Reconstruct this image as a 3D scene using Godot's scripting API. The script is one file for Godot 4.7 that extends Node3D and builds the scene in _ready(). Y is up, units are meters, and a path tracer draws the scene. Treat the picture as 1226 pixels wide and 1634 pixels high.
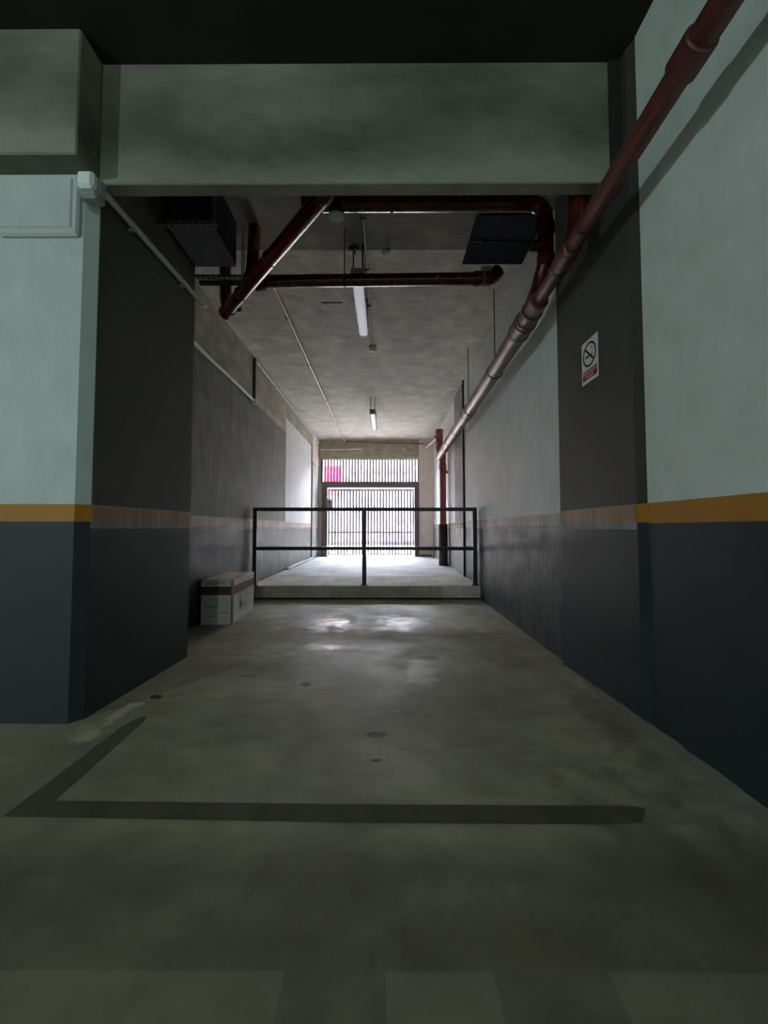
extends Node3D
# Underground parking passage looking out to a barred street gate. Metres, y up, the view runs along -Z.
# p(x, y, d): a point d metres ahead of the camera.

var M := {}
var taken := {}

func p(x: float, y: float, d: float) -> Vector3:
	return Vector3(x, y, -d)

func _ready() -> void:
	view_and_light()
	make_materials()
	build_shell()
	build_columns_and_beams()
	build_passage_walls()
	build_gate_wall()
	build_street()
	build_gate()
	build_railing()
	build_drains()
	build_small_pipes()
	build_ceiling_fittings()
	build_lamps()
	build_left_front()
	build_sign()
	build_carton()

# ---------------------------------------------------------------- camera and light

func view_and_light() -> void:
	var c := Camera3D.new()
	c.name = "camera"
	add_child(c)
	c.position = Vector3(0, 1.1, 0)
	c.rotation = Vector3(deg_to_rad(2.3316), deg_to_rad(0.2333), 0)
	c.fov = 106.148
	c.near = 0.05
	c.far = 200.0
	c.current = true
	var e := Environment.new()
	e.background_mode = Environment.BG_SKY
	var sm := ProceduralSkyMaterial.new()
	sm.sky_top_color = Color(0.81, 0.86, 0.92)
	sm.sky_horizon_color = Color(0.94, 0.945, 0.96)
	sm.ground_horizon_color = Color(0.7, 0.7, 0.72)
	sm.ground_bottom_color = Color(0.5, 0.5, 0.5)
	sm.sun_angle_max = 1.0
	var sky := Sky.new()
	sky.sky_material = sm
	e.sky = sky
	e.background_energy_multiplier = 82.0
	e.tonemap_mode = Environment.TONE_MAPPER_LINEAR
	e.tonemap_exposure = 1.0
	e.sdfgi_enabled = true
	e.ssao_enabled = true
	e.ssil_enabled = true
	var we := WorldEnvironment.new()
	we.name = "environment"
	we.environment = e
	add_child(we)
	var sun := DirectionalLight3D.new()
	sun.name = "sun"
	add_child(sun)
	sun.look_at_from_position(Vector3.ZERO, Vector3(0.75, -0.8, -0.12), Vector3.UP)
	sun.light_color = Color(1.0, 0.99, 0.965)
	sun.light_energy = 190.0
	sun.light_angular_distance = 1.0
	sun.shadow_enabled = true

# ---------------------------------------------------------------- bookkeeping

func numbered(called: String) -> String:
	if not taken.has(called):
		taken[called] = 0
		return called
	taken[called] += 1
	return "%s_%03d" % [called, taken[called]]

func thing(called: String, label: String, category: String, at := Vector3.ZERO, turn := 0.0, group := "") -> Node3D:
	var o := Node3D.new()
	o.name = numbered(called)
	add_child(o)
	o.position = at
	o.rotation.y = turn
	o.set_meta("label", label)
	o.set_meta("category", category)
	if group:
		o.set_meta("group", group)
	return o

func part(called: String, mesh: Mesh, mat: Material, parent: Node3D, at := Vector3.ZERO) -> MeshInstance3D:
	var o := MeshInstance3D.new()
	o.name = called
	o.mesh = mesh
	if mesh is PrimitiveMesh:
		(mesh as PrimitiveMesh).material = mat
	elif mesh.get_surface_count():
		mesh.surface_set_material(0, mat)
	parent.add_child(o, true)
	o.position = at
	return o

func solo(called: String, mesh: Mesh, mat: Material, label: String, category: String, at := Vector3.ZERO, group := "") -> MeshInstance3D:
	var o := part(numbered(called), mesh, mat, self, at)
	o.set_meta("label", label)
	o.set_meta("category", category)
	if group:
		o.set_meta("group", group)
	return o

func setting(called: String, label: String, mesh: Mesh = null, mat: Material = null, at := Vector3.ZERO) -> Node3D:
	var o: Node3D
	if mesh:
		o = part(numbered(called), mesh, mat, self, at)
	else:
		o = Node3D.new()
		o.name = numbered(called)
		add_child(o)
		o.position = at
	o.set_meta("kind", "structure")
	o.set_meta("label", label)
	return o

# ---------------------------------------------------------------- shapes

func begin() -> SurfaceTool:
	var st := SurfaceTool.new()
	st.begin(Mesh.PRIMITIVE_TRIANGLES)
	return st

func tri(st: SurfaceTool, a: Vector3, b: Vector3, c: Vector3, n: Vector3) -> void:
	var flip := (b - a).cross(c - a).dot(n) > 0.0
	for v in ([a, c, b] if flip else [a, b, c]):
		st.set_normal(n)
		st.add_vertex(v)

func quad(st: SurfaceTool, a: Vector3, b: Vector3, c: Vector3, d: Vector3, n: Vector3) -> void:
	tri(st, a, b, c, n)
	tri(st, a, c, d, n)

# smooth quad: own normals per corner, outward side given by their mean
func squad(st: SurfaceTool, v: Array, n: Array) -> void:
	var mid: Vector3 = n[0] + n[1] + n[2] + n[3]
	for t in [[0, 1, 2], [0, 2, 3]]:
		var a: Vector3 = v[t[0]]
		var b: Vector3 = v[t[1]]
		var c: Vector3 = v[t[2]]
		var order: Array = [t[0], t[2], t[1]] if (b - a).cross(c - a).dot(mid) > 0.0 else t
		for i in order:
			st.set_normal(n[i])
			st.add_vertex(v[i])

# box with chamfered edges, added between two corners
func add_box(st: SurfaceTool, lo: Vector3, hi: Vector3, b := 0.0, xf := Transform3D()) -> void:
	var c := (lo + hi) / 2.0
	var h := (hi - lo).abs() / 2.0
	b = minf(b, minf(h.x, minf(h.y, h.z)) * 0.9)
	for ax in 3:
		var u := (ax + 1) % 3
		var w := (ax + 2) % 3
		for s in [-1.0, 1.0]:
			var n := Vector3.ZERO
			n[ax] = s
			var q := []
			for k in [[-1, -1], [1, -1], [1, 1], [-1, 1]]:
				var v := Vector3.ZERO
				v[ax] = s * h[ax]
				v[u] = k[0] * (h[u] - b)
				v[w] = k[1] * (h[w] - b)
				q.append(xf * (c + v))
			quad(st, q[0], q[1], q[2], q[3], xf.basis * n)
			if b > 0.0:
				for r in [-1.0, 1.0]:
					var n2 := Vector3.ZERO
					n2[ax] = s
					n2[u] = r
					var e := []
					for k in [[0, -1], [0, 1], [1, 1], [1, -1]]:
						var v := Vector3.ZERO
						v[ax] = s * (h[ax] - (b if k[0] == 1 else 0.0))
						v[u] = r * (h[u] - (b if k[0] == 0 else 0.0))
						v[w] = k[1] * (h[w] - b)
						e.append(xf * (c + v))
					quad(st, e[0], e[1], e[2], e[3], (xf.basis * n2).normalized())
	if b > 0.0:
		for x in [-1.0, 1.0]:
			for y in [-1.0, 1.0]:
				for z in [-1.0, 1.0]:
					var g := Vector3(x, y, z)
					var cs := []
					for ax in 3:
						var v := Vector3(x * (h.x - b), y * (h.y - b), z * (h.z - b))
						v[ax] = g[ax] * h[ax]
						cs.append(xf * (c + v))
					tri(st, cs[0], cs[1], cs[2], (xf.basis * g).normalized())

func box(lo: Vector3, hi: Vector3, b := 0.0) -> ArrayMesh:
	var st := begin()
	add_box(st, lo, hi, b)
	return st.commit()

# a box given by x, y and depth ranges in the scene
func slab(x0: float, x1: float, y0: float, y1: float, d0: float, d1: float, b := 0.0) -> ArrayMesh:
	return box(Vector3(x0, y0, -d1), Vector3(x1, y1, -d0), b)

# upright prism over a plan outline given as (x, depth)
func prism(plan: PackedVector2Array, y0: float, y1: float) -> ArrayMesh:
	var st := begin()
	var mid := Vector2.ZERO
	for q in plan:
		mid += q / plan.size()
	for i in plan.size():
		var a := plan[i]
		var b := plan[(i + 1) % plan.size()]
		var out := Vector2(b.y - a.y, a.x - b.x).normalized()
		if out.dot((a + b) / 2.0 - mid) < 0.0:
			out = -out
		quad(st, p(a.x, y0, a.y), p(b.x, y0, b.y), p(b.x, y1, b.y), p(a.x, y1, a.y), Vector3(out.x, 0, -out.y))
	var tris := Geometry2D.triangulate_polygon(plan)
	for i in range(0, tris.size(), 3):
		var a := plan[tris[i]]
		var b := plan[tris[i + 1]]
		var c := plan[tris[i + 2]]
		tri(st, p(a.x, y1, a.y), p(b.x, y1, b.y), p(c.x, y1, c.y), Vector3.UP)
		tri(st, p(a.x, y0, a.y), p(b.x, y0, b.y), p(c.x, y0, c.y), Vector3.DOWN)
	return st.commit()

# round pipe through points, corners rounded with a bend radius
func add_pipe(st: SurfaceTool, pts: Array, r: float, bend := 0.0, sides := 20) -> void:
	var path := []
	for i in pts.size():
		if i == 0 or i == pts.size() - 1 or bend <= 0.0:
			path.append(pts[i])
			continue
		var a: Vector3 = pts[i]
		var u: Vector3 = (pts[i - 1] - a).normalized()
		var v: Vector3 = (pts[i + 1] - a).normalized()
		var reach := minf(bend, minf((pts[i - 1] - a).length(), (pts[i + 1] - a).length()) * 0.49)
		for k in 9:
			var t := k / 8.0
			path.append((a + u * reach) * (1 - t) * (1 - t) + a * 2.0 * t * (1 - t) + (a + v * reach) * t * t)
	var dir0: Vector3 = (path[1] - path[0]).normalized()
	var side := dir0.cross(Vector3.UP if absf(dir0.y) < 0.9 else Vector3.RIGHT).normalized()
	var rings := []
	for i in path.size():
		var d: Vector3
		if i == 0:
			d = dir0
		elif i == path.size() - 1:
			d = (path[i] - path[i - 1]).normalized()
		else:
			d = ((path[i + 1] - path[i]).normalized() + (path[i] - path[i - 1]).normalized()).normalized()
		side = (side - d * side.dot(d)).normalized()
		var other := d.cross(side)
		var ring := []
		for k in sides:
			var an := TAU * k / sides
			ring.append(side * cos(an) + other * sin(an))
		rings.append(ring)
	for i in path.size() - 1:
		for k in sides:
			var l := (k + 1) % sides
			squad(st, [path[i] + rings[i][k] * r, path[i] + rings[i][l] * r, path[i + 1] + rings[i + 1][l] * r, path[i + 1] + rings[i + 1][k] * r], [rings[i][k], rings[i][l], rings[i + 1][l], rings[i + 1][k]])
	for e in [0, path.size() - 1]:
		var n: Vector3 = -dir0 if e == 0 else (path[e] - path[e - 1]).normalized()
		for k in sides:
			tri(st, path[e], path[e] + rings[e][k] * r, path[e] + rings[e][(k + 1) % sides] * r, n)

func pipe(pts: Array, r: float, bend := 0.0, sides := 20) -> ArrayMesh:
	var st := begin()
	add_pipe(st, pts, r, bend, sides)
	return st.commit()

# turned shape: profile of (radius, along) about the line from a towards b
func lathe(a: Vector3, b: Vector3, profile: Array, sides := 24) -> ArrayMesh:
	var st := begin()
	var d := (b - a).normalized()
	var s := d.cross(Vector3.UP if absf(d.y) < 0.9 else Vector3.RIGHT).normalized()
	var o := d.cross(s)
	for i in profile.size() - 1:
		var q0: Vector2 = profile[i]
		var q1: Vector2 = profile[i + 1]
		var slope := Vector2(q1.y - q0.y, q0.x - q1.x)
		if slope.length() < 1e-6:
			continue
		slope = slope.normalized()
		for k in sides:
			var v := []
			var n := []
			for j in [[k, q0], [k + 1, q0], [k + 1, q1], [k, q1]]:
				var an: float = TAU * j[0] / sides
				var out := s * cos(an) + o * sin(an)
				v.append(a + d * j[1].y + out * j[1].x)
				n.append((out * slope.x + d * slope.y).normalized())
			squad(st, v, n)
	return st.commit()

# a collar round a pipe, from a along the direction of b
func collar(a: Vector3, dir: Vector3, r: float, length: float) -> ArrayMesh:
	var e := minf(0.006, length * 0.25)
	return lathe(a, a + dir, [Vector2(r * 0.55, 0), Vector2(r - e, 0), Vector2(r, e), Vector2(r, length - e), Vector2(r - e, length), Vector2(r * 0.55, length)])

# flat ring in the XY plane
func ring(r0: float, r1: float, depth: float, sides := 48) -> ArrayMesh:
	return lathe(Vector3.ZERO, Vector3(0, 0, 1), [Vector2(r0, 0), Vector2(r1, 0), Vector2(r1, depth), Vector2(r0, depth), Vector2(r0, 0)], sides)

# ---------------------------------------------------------------- materials

func noise_bytes(w: int, h: int, freq: float, sd: int, oct: int, sx: int, sy: int) -> PackedByteArray:
	var n := FastNoiseLite.new()
	n.noise_type = FastNoiseLite.TYPE_SIMPLEX_SMOOTH
	n.seed = sd
	n.frequency = freq
	n.fractal_octaves = oct
	var im := n.get_seamless_image(w / sx, h / sy)
	if sx > 1 or sy > 1:
		im.resize(w, h, Image.INTERPOLATE_CUBIC)
	im.convert(Image.FORMAT_L8)
	return im.get_data()

# layers: [frequency, weight, octaves, stretch across, stretch along]; a value of 0.5 lies midway between the two colours
func blend(w: int, h: int, lo: Color, hi: Color, layers: Array, sd: int) -> Image:
	var parts := []
	for i in layers.size():
		parts.append(noise_bytes(w, h, layers[i][0], sd + i * 7, layers[i][2], layers[i][3], layers[i][4]))
	var out := PackedByteArray()
	out.resize(w * h * 3)
	var ramp := []
	for i in 256:
		var c := lo.lerp(hi, i / 255.0)
		ramp.append([c.r8, c.g8, c.b8])
	var nl := layers.size()
	var wt := PackedFloat32Array()
	for l in layers:
		wt.append(l[1])
	for i in w * h:
		var v := 127.5
		for k in nl:
			v += wt[k] * (parts[k][i] - 127.5)
		var c = ramp[clampi(int(v), 0, 255)]
		out[i * 3] = c[0]
		out[i * 3 + 1] = c[1]
		out[i * 3 + 2] = c[2]
	return Image.create_from_data(w, h, false, Image.FORMAT_RGB8, out)

func mat(called: String, c: Color, rough := 0.8, metal := 0.0) -> StandardMaterial3D:
	var m := StandardMaterial3D.new()
	m.resource_name = called
	m.albedo_color = c
	m.roughness = rough
	m.metallic = metal
	M[called] = m
	return m

func textured(called: String, tint: Color, tex: Texture2D, scale: Vector3, rough := 0.85, bump := 0.0, bump_tex: Texture2D = null) -> StandardMaterial3D:
	var m := mat(called, tint, rough)
	m.albedo_texture = tex
	m.uv1_triplanar = true
	m.uv1_world_triplanar = true
	m.uv1_scale = scale
	if bump > 0.0:
		m.heightmap_enabled = true
		m.heightmap_texture = bump_tex if bump_tex else tex
		m.heightmap_scale = bump
	return m

func soft_patch(im: Image, mask: PackedByteArray, x: float, y: float, rx: float, ry: float, c: Color, amount: float, ragged := 0.6, hard := 0.25) -> void:
	var w := im.get_width()
	var h := im.get_height()
	for j in range(maxi(0, int(y - ry * 1.4)), mini(h, int(y + ry * 1.4))):
		for i in range(maxi(0, int(x - rx * 1.4)), mini(w, int(x + rx * 1.4))):
			var d := sqrt(pow((i - x) / rx, 2) + pow((j - y) / ry, 2)) + ragged * (mask[j * w + i] / 255.0 - 0.5) * 2.0
			var k := amount * (1.0 - smoothstep(1.0 - hard * 2.0, 1.0, d))
			if k > 0.003:
				im.set_pixel(i, j, im.get_pixel(i, j).lerp(c, k))

func make_materials() -> void:
	# raw concrete: blotches, pores
	var conc_im := blend(512, 512, Color(0.72, 0.72, 0.69), Color(1, 0.995, 0.975), [[0.006, 0.7, 4, 1, 1], [0.03, 0.4, 3, 1, 1], [0.25, 0.25, 2, 1, 1]], 11)
	var conc := ImageTexture.create_from_image(conc_im)
	# board-marked concrete: streaks that run across
	var board := ImageTexture.create_from_image(blend(512, 512, Color(0.66, 0.65, 0.62), Color(1, 0.995, 0.98), [[0.008, 0.55, 4, 1, 1], [0.025, 0.2, 3, 4, 1], [0.12, 0.42, 3, 8, 1], [0.3, 0.2, 2, 12, 1], [0.3, 0.12, 2, 1, 1]], 31))
	# painted plaster: soft vertical runs and a fine orange-peel grain
	var paint := ImageTexture.create_from_image(blend(512, 512, Color(0.90, 0.90, 0.89), Color(1, 1, 1), [[0.01, 0.6, 3, 1, 1], [0.05, 0.25, 3, 1, 4], [0.4, 0.3, 2, 1, 1]], 53))
	# worn gloss paint: dusty vertical runs
	var cast := ImageTexture.create_from_image(blend(512, 512, Color(0.60, 0.61, 0.57), Color(1, 1, 0.97), [[0.005, 1.0, 2, 2, 1], [0.02, 0.3, 3, 1, 1], [0.08, 0.12, 3, 4, 1], [0.35, 0.2, 2, 1, 1]], 19))
	var dado := ImageTexture.create_from_image(blend(512, 512, Color(0.62, 0.63, 0.64), Color(1, 1, 1), [[0.01, 0.6, 3, 1, 1], [0.06, 0.7, 4, 1, 12], [0.4, 0.25, 2, 1, 1]], 71))
	var sheen := ImageTexture.create_from_image(blend(512, 512, Color(0.42, 0.42, 0.42), Color(0.72, 0.72, 0.72), [[0.012, 0.6, 3, 1, 1], [0.06, 0.5, 4, 1, 12], [0.3, 0.3, 2, 1, 1]], 97))
	var grain := ImageTexture.create_from_image(blend(256, 256, Color(0, 0, 0), Color(1, 1, 1), [[0.05, 0.6, 3, 1, 1], [0.3, 0.5, 2, 1, 1]], 5))

	textured("raw concrete", Color(0.50, 0.51, 0.47), conc, Vector3(0.55, 0.55, 0.55), 0.9, 0.25)
	textured("beam concrete", Color(0.56, 0.555, 0.50), cast, Vector3(0.35, 0.6, 0.35), 0.9, 0.2)
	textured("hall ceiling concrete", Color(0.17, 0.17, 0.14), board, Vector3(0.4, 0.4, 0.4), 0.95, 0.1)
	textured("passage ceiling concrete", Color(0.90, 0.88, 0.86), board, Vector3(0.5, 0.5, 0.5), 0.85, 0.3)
	textured("shaded ceiling concrete", Color(0.51, 0.495, 0.465), board, Vector3(0.5, 0.5, 0.5), 0.9, 0.25)  # darker copy of the passage ceiling, standing in for shade by the beam
	textured("brown concrete", Color(0.74, 0.71, 0.66), board, Vector3(0.45, 0.8, 0.45), 0.9, 0.2)
	textured("dark concrete", Color(0.34, 0.32, 0.28), conc, Vector3(0.5, 0.5, 0.5), 0.9, 0.2)
	textured("lintel concrete", Color(0.78, 0.74, 0.66), board, Vector3(0.6, 1.2, 0.6), 0.9, 0.2)
	textured("pale mortar", Color(0.80, 0.77, 0.71), conc, Vector3(0.8, 0.8, 0.8), 0.9, 0.4)
	textured("beige plaster", Color(0.98, 0.92, 0.86), paint, Vector3(0.6, 0.6, 0.6), 0.85, 0.1)
	textured("pale green paint", Color(0.78, 0.81, 0.795), paint, Vector3(0.7, 0.5, 0.7), 0.6, 0.08, grain)
	textured("lightened pale green paint", Color(0.875, 0.895, 0.87), paint, Vector3(0.7, 0.5, 0.7), 0.6, 0.08, grain)  # the pale green again, lightened to stand in for more lamp light
	textured("white wall paint", Color(0.97, 0.97, 0.97), paint, Vector3(0.7, 0.5, 0.7), 0.6, 0.1, grain)
	textured("grey wall paint", Color(0.87, 0.88, 0.87), paint, Vector3(0.5, 0.35, 0.5), 0.55, 0.1, grain)
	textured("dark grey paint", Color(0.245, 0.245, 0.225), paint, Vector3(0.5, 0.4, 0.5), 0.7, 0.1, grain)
	textured("mid grey paint", Color(0.43, 0.43, 0.395), dado, Vector3(0.5, 0.4, 0.5), 0.65, 0.1, grain)
	textured("light grey paint", Color(0.60, 0.59, 0.575), dado, Vector3(0.5, 0.4, 0.5), 0.65, 0.1, grain)
	textured("warm grey paint", Color(0.68, 0.67, 0.64), paint, Vector3(0.5, 0.4, 0.5), 0.65, 0.1, grain)
	for q in [["blue paint", Color(0.23, 0.255, 0.26)], ["painted sheen stripe", Color(0.86, 0.78, 0.72)], ["painted sheen ochre", Color(0.70, 0.54, 0.38)], ["pale grey paint", Color(0.62, 0.62, 0.60)]]:  # both stripe colours paled to imitate sheen from the gate
		var m := textured(q[0], q[1], dado, Vector3(0.5, 0.5, 0.5), 1.0, 0.06, grain)
		m.roughness_texture = sheen
		m.roughness_texture_channel = BaseMaterial3D.TEXTURE_CHANNEL_RED
	textured("smooth blue paint", Color(0.15, 0.185, 0.195), paint, Vector3(0.5, 0.5, 0.5), 0.6, 0.06, grain)
	textured("smooth ochre paint", Color(0.70, 0.46, 0.03), paint, Vector3(0.5, 0.5, 0.5), 0.6, 0.06, grain)
	textured("raised floor concrete", Color(0.87, 0.865, 0.89), conc, Vector3(0.35, 0.35, 0.35), 0.7, 0.15)
	textured("edge strip concrete", Color(0.88, 0.85, 0.80), conc, Vector3(0.5, 0.5, 0.5), 0.8, 0.2)
	textured("step concrete", Color(0.86, 0.83, 0.79), conc, Vector3(0.6, 0.6, 0.6), 0.85, 0.25)
	textured("mortar fillet", Color(0.50, 0.50, 0.46), conc, Vector3(0.8, 0.8, 0.8), 0.9, 0.4)
	textured("floor line paint", Color(0.38, 0.36, 0.29), conc, Vector3(0.9, 0.9, 0.9), 0.8, 0.1)
	textured("street concrete", Color(0.60, 0.59, 0.58), conc, Vector3(0.3, 0.3, 0.3), 0.9)
	textured("house wall", Color(0.345, 0.33, 0.335), paint, Vector3(0.3, 0.3, 0.3), 0.9)
	for q in ["house wall", "street concrete"]:
		M[q].metallic_specular = 0.0
	make_floor_material()
	mat("joint filler", Color(0.06, 0.06, 0.06), 0.95)
	for q in [["drain red", Color(0.42, 0.17, 0.14), 0.42], ["dark drain red", Color(0.34, 0.075, 0.055), 0.22], ["riser red", Color(0.60, 0.21, 0.145), 0.5], ["fire pipe red", Color(0.50, 0.22, 0.19), 0.3]]:
		var m := textured(q[0], q[1], dado, Vector3(1.5, 1.5, 1.5), q[2])
		m.metallic_specular = 0.6
	mat("pipe glare paint", Color(0.80, 0.68, 0.65), 0.3)  # glare on the red pipe put into a pale pinkish colour
	mat("rubber", Color(0.07, 0.05, 0.05), 0.6)
	mat("sleeve brown", Color(0.20, 0.12, 0.10), 0.7)
	mat("black steel", Color(0.045, 0.045, 0.05), 0.45)
	mat("gate steel", Color(0.34, 0.27, 0.285), 0.55)
	mat("gate bar steel", Color(0.50, 0.43, 0.52), 0.6)
	mat("galvanised steel", Color(0.55, 0.55, 0.55), 0.45, 0.7)
	mat("grey conduit", Color(0.62, 0.62, 0.60), 0.5)
	mat("dark conduit", Color(0.50, 0.49, 0.46), 0.6)
	mat("white plastic", Color(0.93, 0.94, 0.93), 0.4)
	mat("grey plastic", Color(0.55, 0.57, 0.56), 0.5)
	var opal := mat("opal diffuser", Color(0.96, 0.96, 0.98), 0.2)
	opal.emission_enabled = true
	opal.emission = Color(0.95, 0.95, 1.0)
	opal.emission_energy_multiplier = 0.33
	mat("lamp housing", Color(0.52, 0.52, 0.53), 0.4)
	mat("duct sheet", Color(0.42, 0.41, 0.44), 0.5, 0.2)
	mat("duct dark", Color(0.08, 0.08, 0.08), 0.9)
	mat("hatch paint", Color(0.085, 0.09, 0.12), 0.95).metallic_specular = 0.2
	mat("hatch light", Color(0.125, 0.13, 0.165), 0.95).metallic_specular = 0.2
	mat("sign white", Color(0.86, 0.84, 0.83), 0.5)
	mat("sign black", Color(0.14, 0.04, 0.05), 0.5)
	mat("sign red", Color(0.45, 0.08, 0.11), 0.5)
	mat("sign pink", Color(0.88, 0.62, 0.60), 0.5)
	mat("sign grey", Color(0.62, 0.66, 0.64), 0.5)
	mat("lock green", Color(0.30, 0.36, 0.34), 0.5)
	mat("street red", Color(0.55, 0.085, 0.15), 0.9).metallic_specular = 0.0
	mat("street pink", Color(0.36, 0.19, 0.18), 0.9).metallic_specular = 0.0
	mat("street tan", Color(0.27, 0.225, 0.21), 0.9).metallic_specular = 0.0
	mat("street pane", Color(0.28, 0.265, 0.275), 0.9).metallic_specular = 0.0
	mat("street grey", Color(0.17, 0.155, 0.175), 0.9).metallic_specular = 0.0
	mat("window dark", Color(0.2, 0.22, 0.26), 0.2)
	var cards := ImageTexture.create_from_image(blend(256, 256, Color(0.85, 0.85, 0.85), Color(1, 1, 1), [[0.01, 0.5, 3, 1, 1], [0.1, 0.4, 2, 1, 8]], 3))
	textured("carton board", Color(0.93, 0.92, 0.89), cards, Vector3(1.5, 1.5, 1.5), 0.75)
	textured("carton top", Color(0.86, 0.80, 0.73), cards, Vector3(1.5, 1.5, 1.5), 0.75)
	mat("carton band", Color(0.38, 0.20, 0.20), 0.6)
	mat("carton edge tape", Color(0.62, 0.46, 0.43), 0.4)
	mat("carton print", Color(0.24, 0.24, 0.22), 0.7)
	mat("carton smudge", Color(0.62, 0.60, 0.56), 0.8)
	mat("carton print yellow", Color(0.62, 0.58, 0.42), 0.7)
	var glow := mat("tube glow", Color(0.9, 0.95, 0.92), 0.4)
	glow.emission_enabled = true
	glow.emission = Color(0.85, 1.0, 0.93)
	glow.emission_energy_multiplier = 3.0

# the garage floor: 5 x 7.1 m of stained screed laid out in floor coordinates
func make_floor_material() -> void:
	var w := 900
	var h := 1278
	var im := blend(w, h, Color(0.50, 0.49, 0.43), Color(0.80, 0.79, 0.73), [[0.004, 0.8, 4, 1, 1], [0.02, 0.35, 4, 1, 1], [0.06, 0.25, 3, 4, 1], [0.3, 0.16, 2, 1, 1]], 201)
	var rough := blend(w, h, Color(0.37, 0.37, 0.37), Color(0.82, 0.82, 0.82), [[0.006, 0.7, 4, 1, 1], [0.05, 0.5, 4, 5, 1], [0.2, 0.2, 2, 1, 1]], 301)
	var mask := noise_bytes(w, h, 0.03, 401, 4, 1, 1)
	var s := w / 5.0
	var dark := Color(0.34, 0.33, 0.28)
	var pale := Color(0.86, 0.85, 0.80)
	# x, depth, radius across, radius along, colour, amount, raggedness, softness
	for q in [
		[-0.32, 1.05, 0.42, 0.10, dark, 0.33, 0.7, 0.45], [-0.75, 1.22, 0.22, 0.10, dark, 0.22, 0.7, 0.45], [0.10, 1.02, 0.16, 0.12, dark, 0.32, 0.7, 0.45],
		[0.42, 1.08, 0.28, 0.10, Color(0.46, 0.35, 0.25), 0.3, 0.7, 0.45], [0.95, 1.45, 0.35, 0.45, dark, 0.4, 0.7, 0.5], [1.25, 2.2, 0.16, 1.0, dark, 0.35, 0.6, 0.5],
		[-1.57, 2.28, 0.05, 0.26, pale, 0.75, 0.9, 0.2], [-1.62, 2.12, 0.10, 0.10, pale, 0.45, 0.9, 0.3],
		[-0.05, 2.095, 0.055, 0.03, dark, 0.9, 0.5, 0.15], [-0.045, 1.863, 0.028, 0.014, dark, 0.9, 0.5, 0.15], [-1.49, 2.54, 0.04, 0.03, Color(0.12, 0.11, 0.1), 0.95, 0.5, 0.15],
		[-0.55, 2.75, 0.06, 0.05, dark, 0.8, 0.8, 0.2], [-1.05, 2.9, 0.10, 0.03, dark, 0.6, 0.8, 0.3], [0.27, 3.0, 0.14, 0.30, pale, 0.5, 0.6, 0.2], [-0.35, 3.05, 0.30, 0.12, pale, 0.25, 0.8, 0.4],
		[0.35, 3.3, 0.12, 0.07, dark, 0.4, 0.8, 0.3], [-1.2, 3.3, 0.5, 0.05, pale, 0.35, 0.9, 0.3], [0.4, 2.3, 0.5, 0.6, Color(0.62, 0.63, 0.60), 0.4, 0.8, 0.5]]:
		soft_patch(im, mask, (q[0] + 3.0) * s, (q[1] + 1.0) * s, q[2] * s, q[3] * s, q[4], q[5], q[6], q[7])
	# darker tone over the driveway in front of the bay line
	for j in range(0, int(2.46 * s)):
		var k := 0.42 * (1.0 - smoothstep(2.25 * s, 2.46 * s, float(j)))
		for i in w:
			im.set_pixel(i, j, im.get_pixel(i, j).lerp(dark, k * (0.6 + 0.8 * mask[j * w + i] / 255.0)))
	# paler repair slabs at the near edge
	for r in [[-1.2, -0.245], [0.0, 0.27], [0.55, 1.2]]:
		for j in range(int(0.4 * s), int(2.0 * s)):
			for i in range(int((r[0] + 3.0) * s), int((r[1] + 3.0) * s)):
				im.set_pixel(i, j, im.get_pixel(i, j).lerp(Color(0.70, 0.71, 0.66), 0.42))
	for q in [[-0.75, 4.45, 0.36, 0.42, 0.75], [0.25, 4.55, 0.42, 0.40, 0.45], [-0.7, 3.55, 0.28, 0.16, 0.6], [0.27, 3.05, 0.15, 0.28, 0.45], [-0.95, 3.6, 0.2, 0.2, 0.35]]:
		soft_patch(rough, mask, (q[0] + 3.0) * s, (q[1] + 1.0) * s, q[2] * s, q[3] * s, Color(0.16, 0.16, 0.16), q[4], 1.1, 0.35)
	var m := mat("garage floor", Color(0.87, 0.85, 0.765), 1.0)
	m.albedo_texture = ImageTexture.create_from_image(im)
	m.roughness_texture = ImageTexture.create_from_image(rough)
	m.roughness_texture_channel = BaseMaterial3D.TEXTURE_CHANNEL_RED
	m.heightmap_enabled = true
	m.heightmap_texture = m.albedo_texture
	m.heightmap_scale = 0.3
	# seen from above the triplanar map reads u = x, v = z; 5 m across, 7.1 m along, depth runs down the picture after a half turn of z
	m.uv1_triplanar = false

# ---------------------------------------------------------------- the room

func floor_mesh(x0: float, x1: float, d0: float, d1: float) -> ArrayMesh:
	var st := begin()
	var quadv := [[x0, d0], [x1, d0], [x1, d1], [x0, d1]]
	for t in [[0, 1, 2], [0, 2, 3]]:
		var order = t
		var a := p(quadv[t[0]][0], 0, quadv[t[0]][1])
		var b := p(quadv[t[1]][0], 0, quadv[t[1]][1])
		var c := p(quadv[t[2]][0], 0, quadv[t[2]][1])
		if (b - a).cross(c - a).y > 0.0:
			order = [t[0], t[2], t[1]]
		for i in order:
			st.set_normal(Vector3.UP)
			st.set_uv(Vector2((quadv[i][0] + 3.0) / 5.0, (quadv[i][1] + 1.0) / 7.1))
			st.add_vertex(p(quadv[i][0], 0, quadv[i][1]))
	return st.commit()

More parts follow.
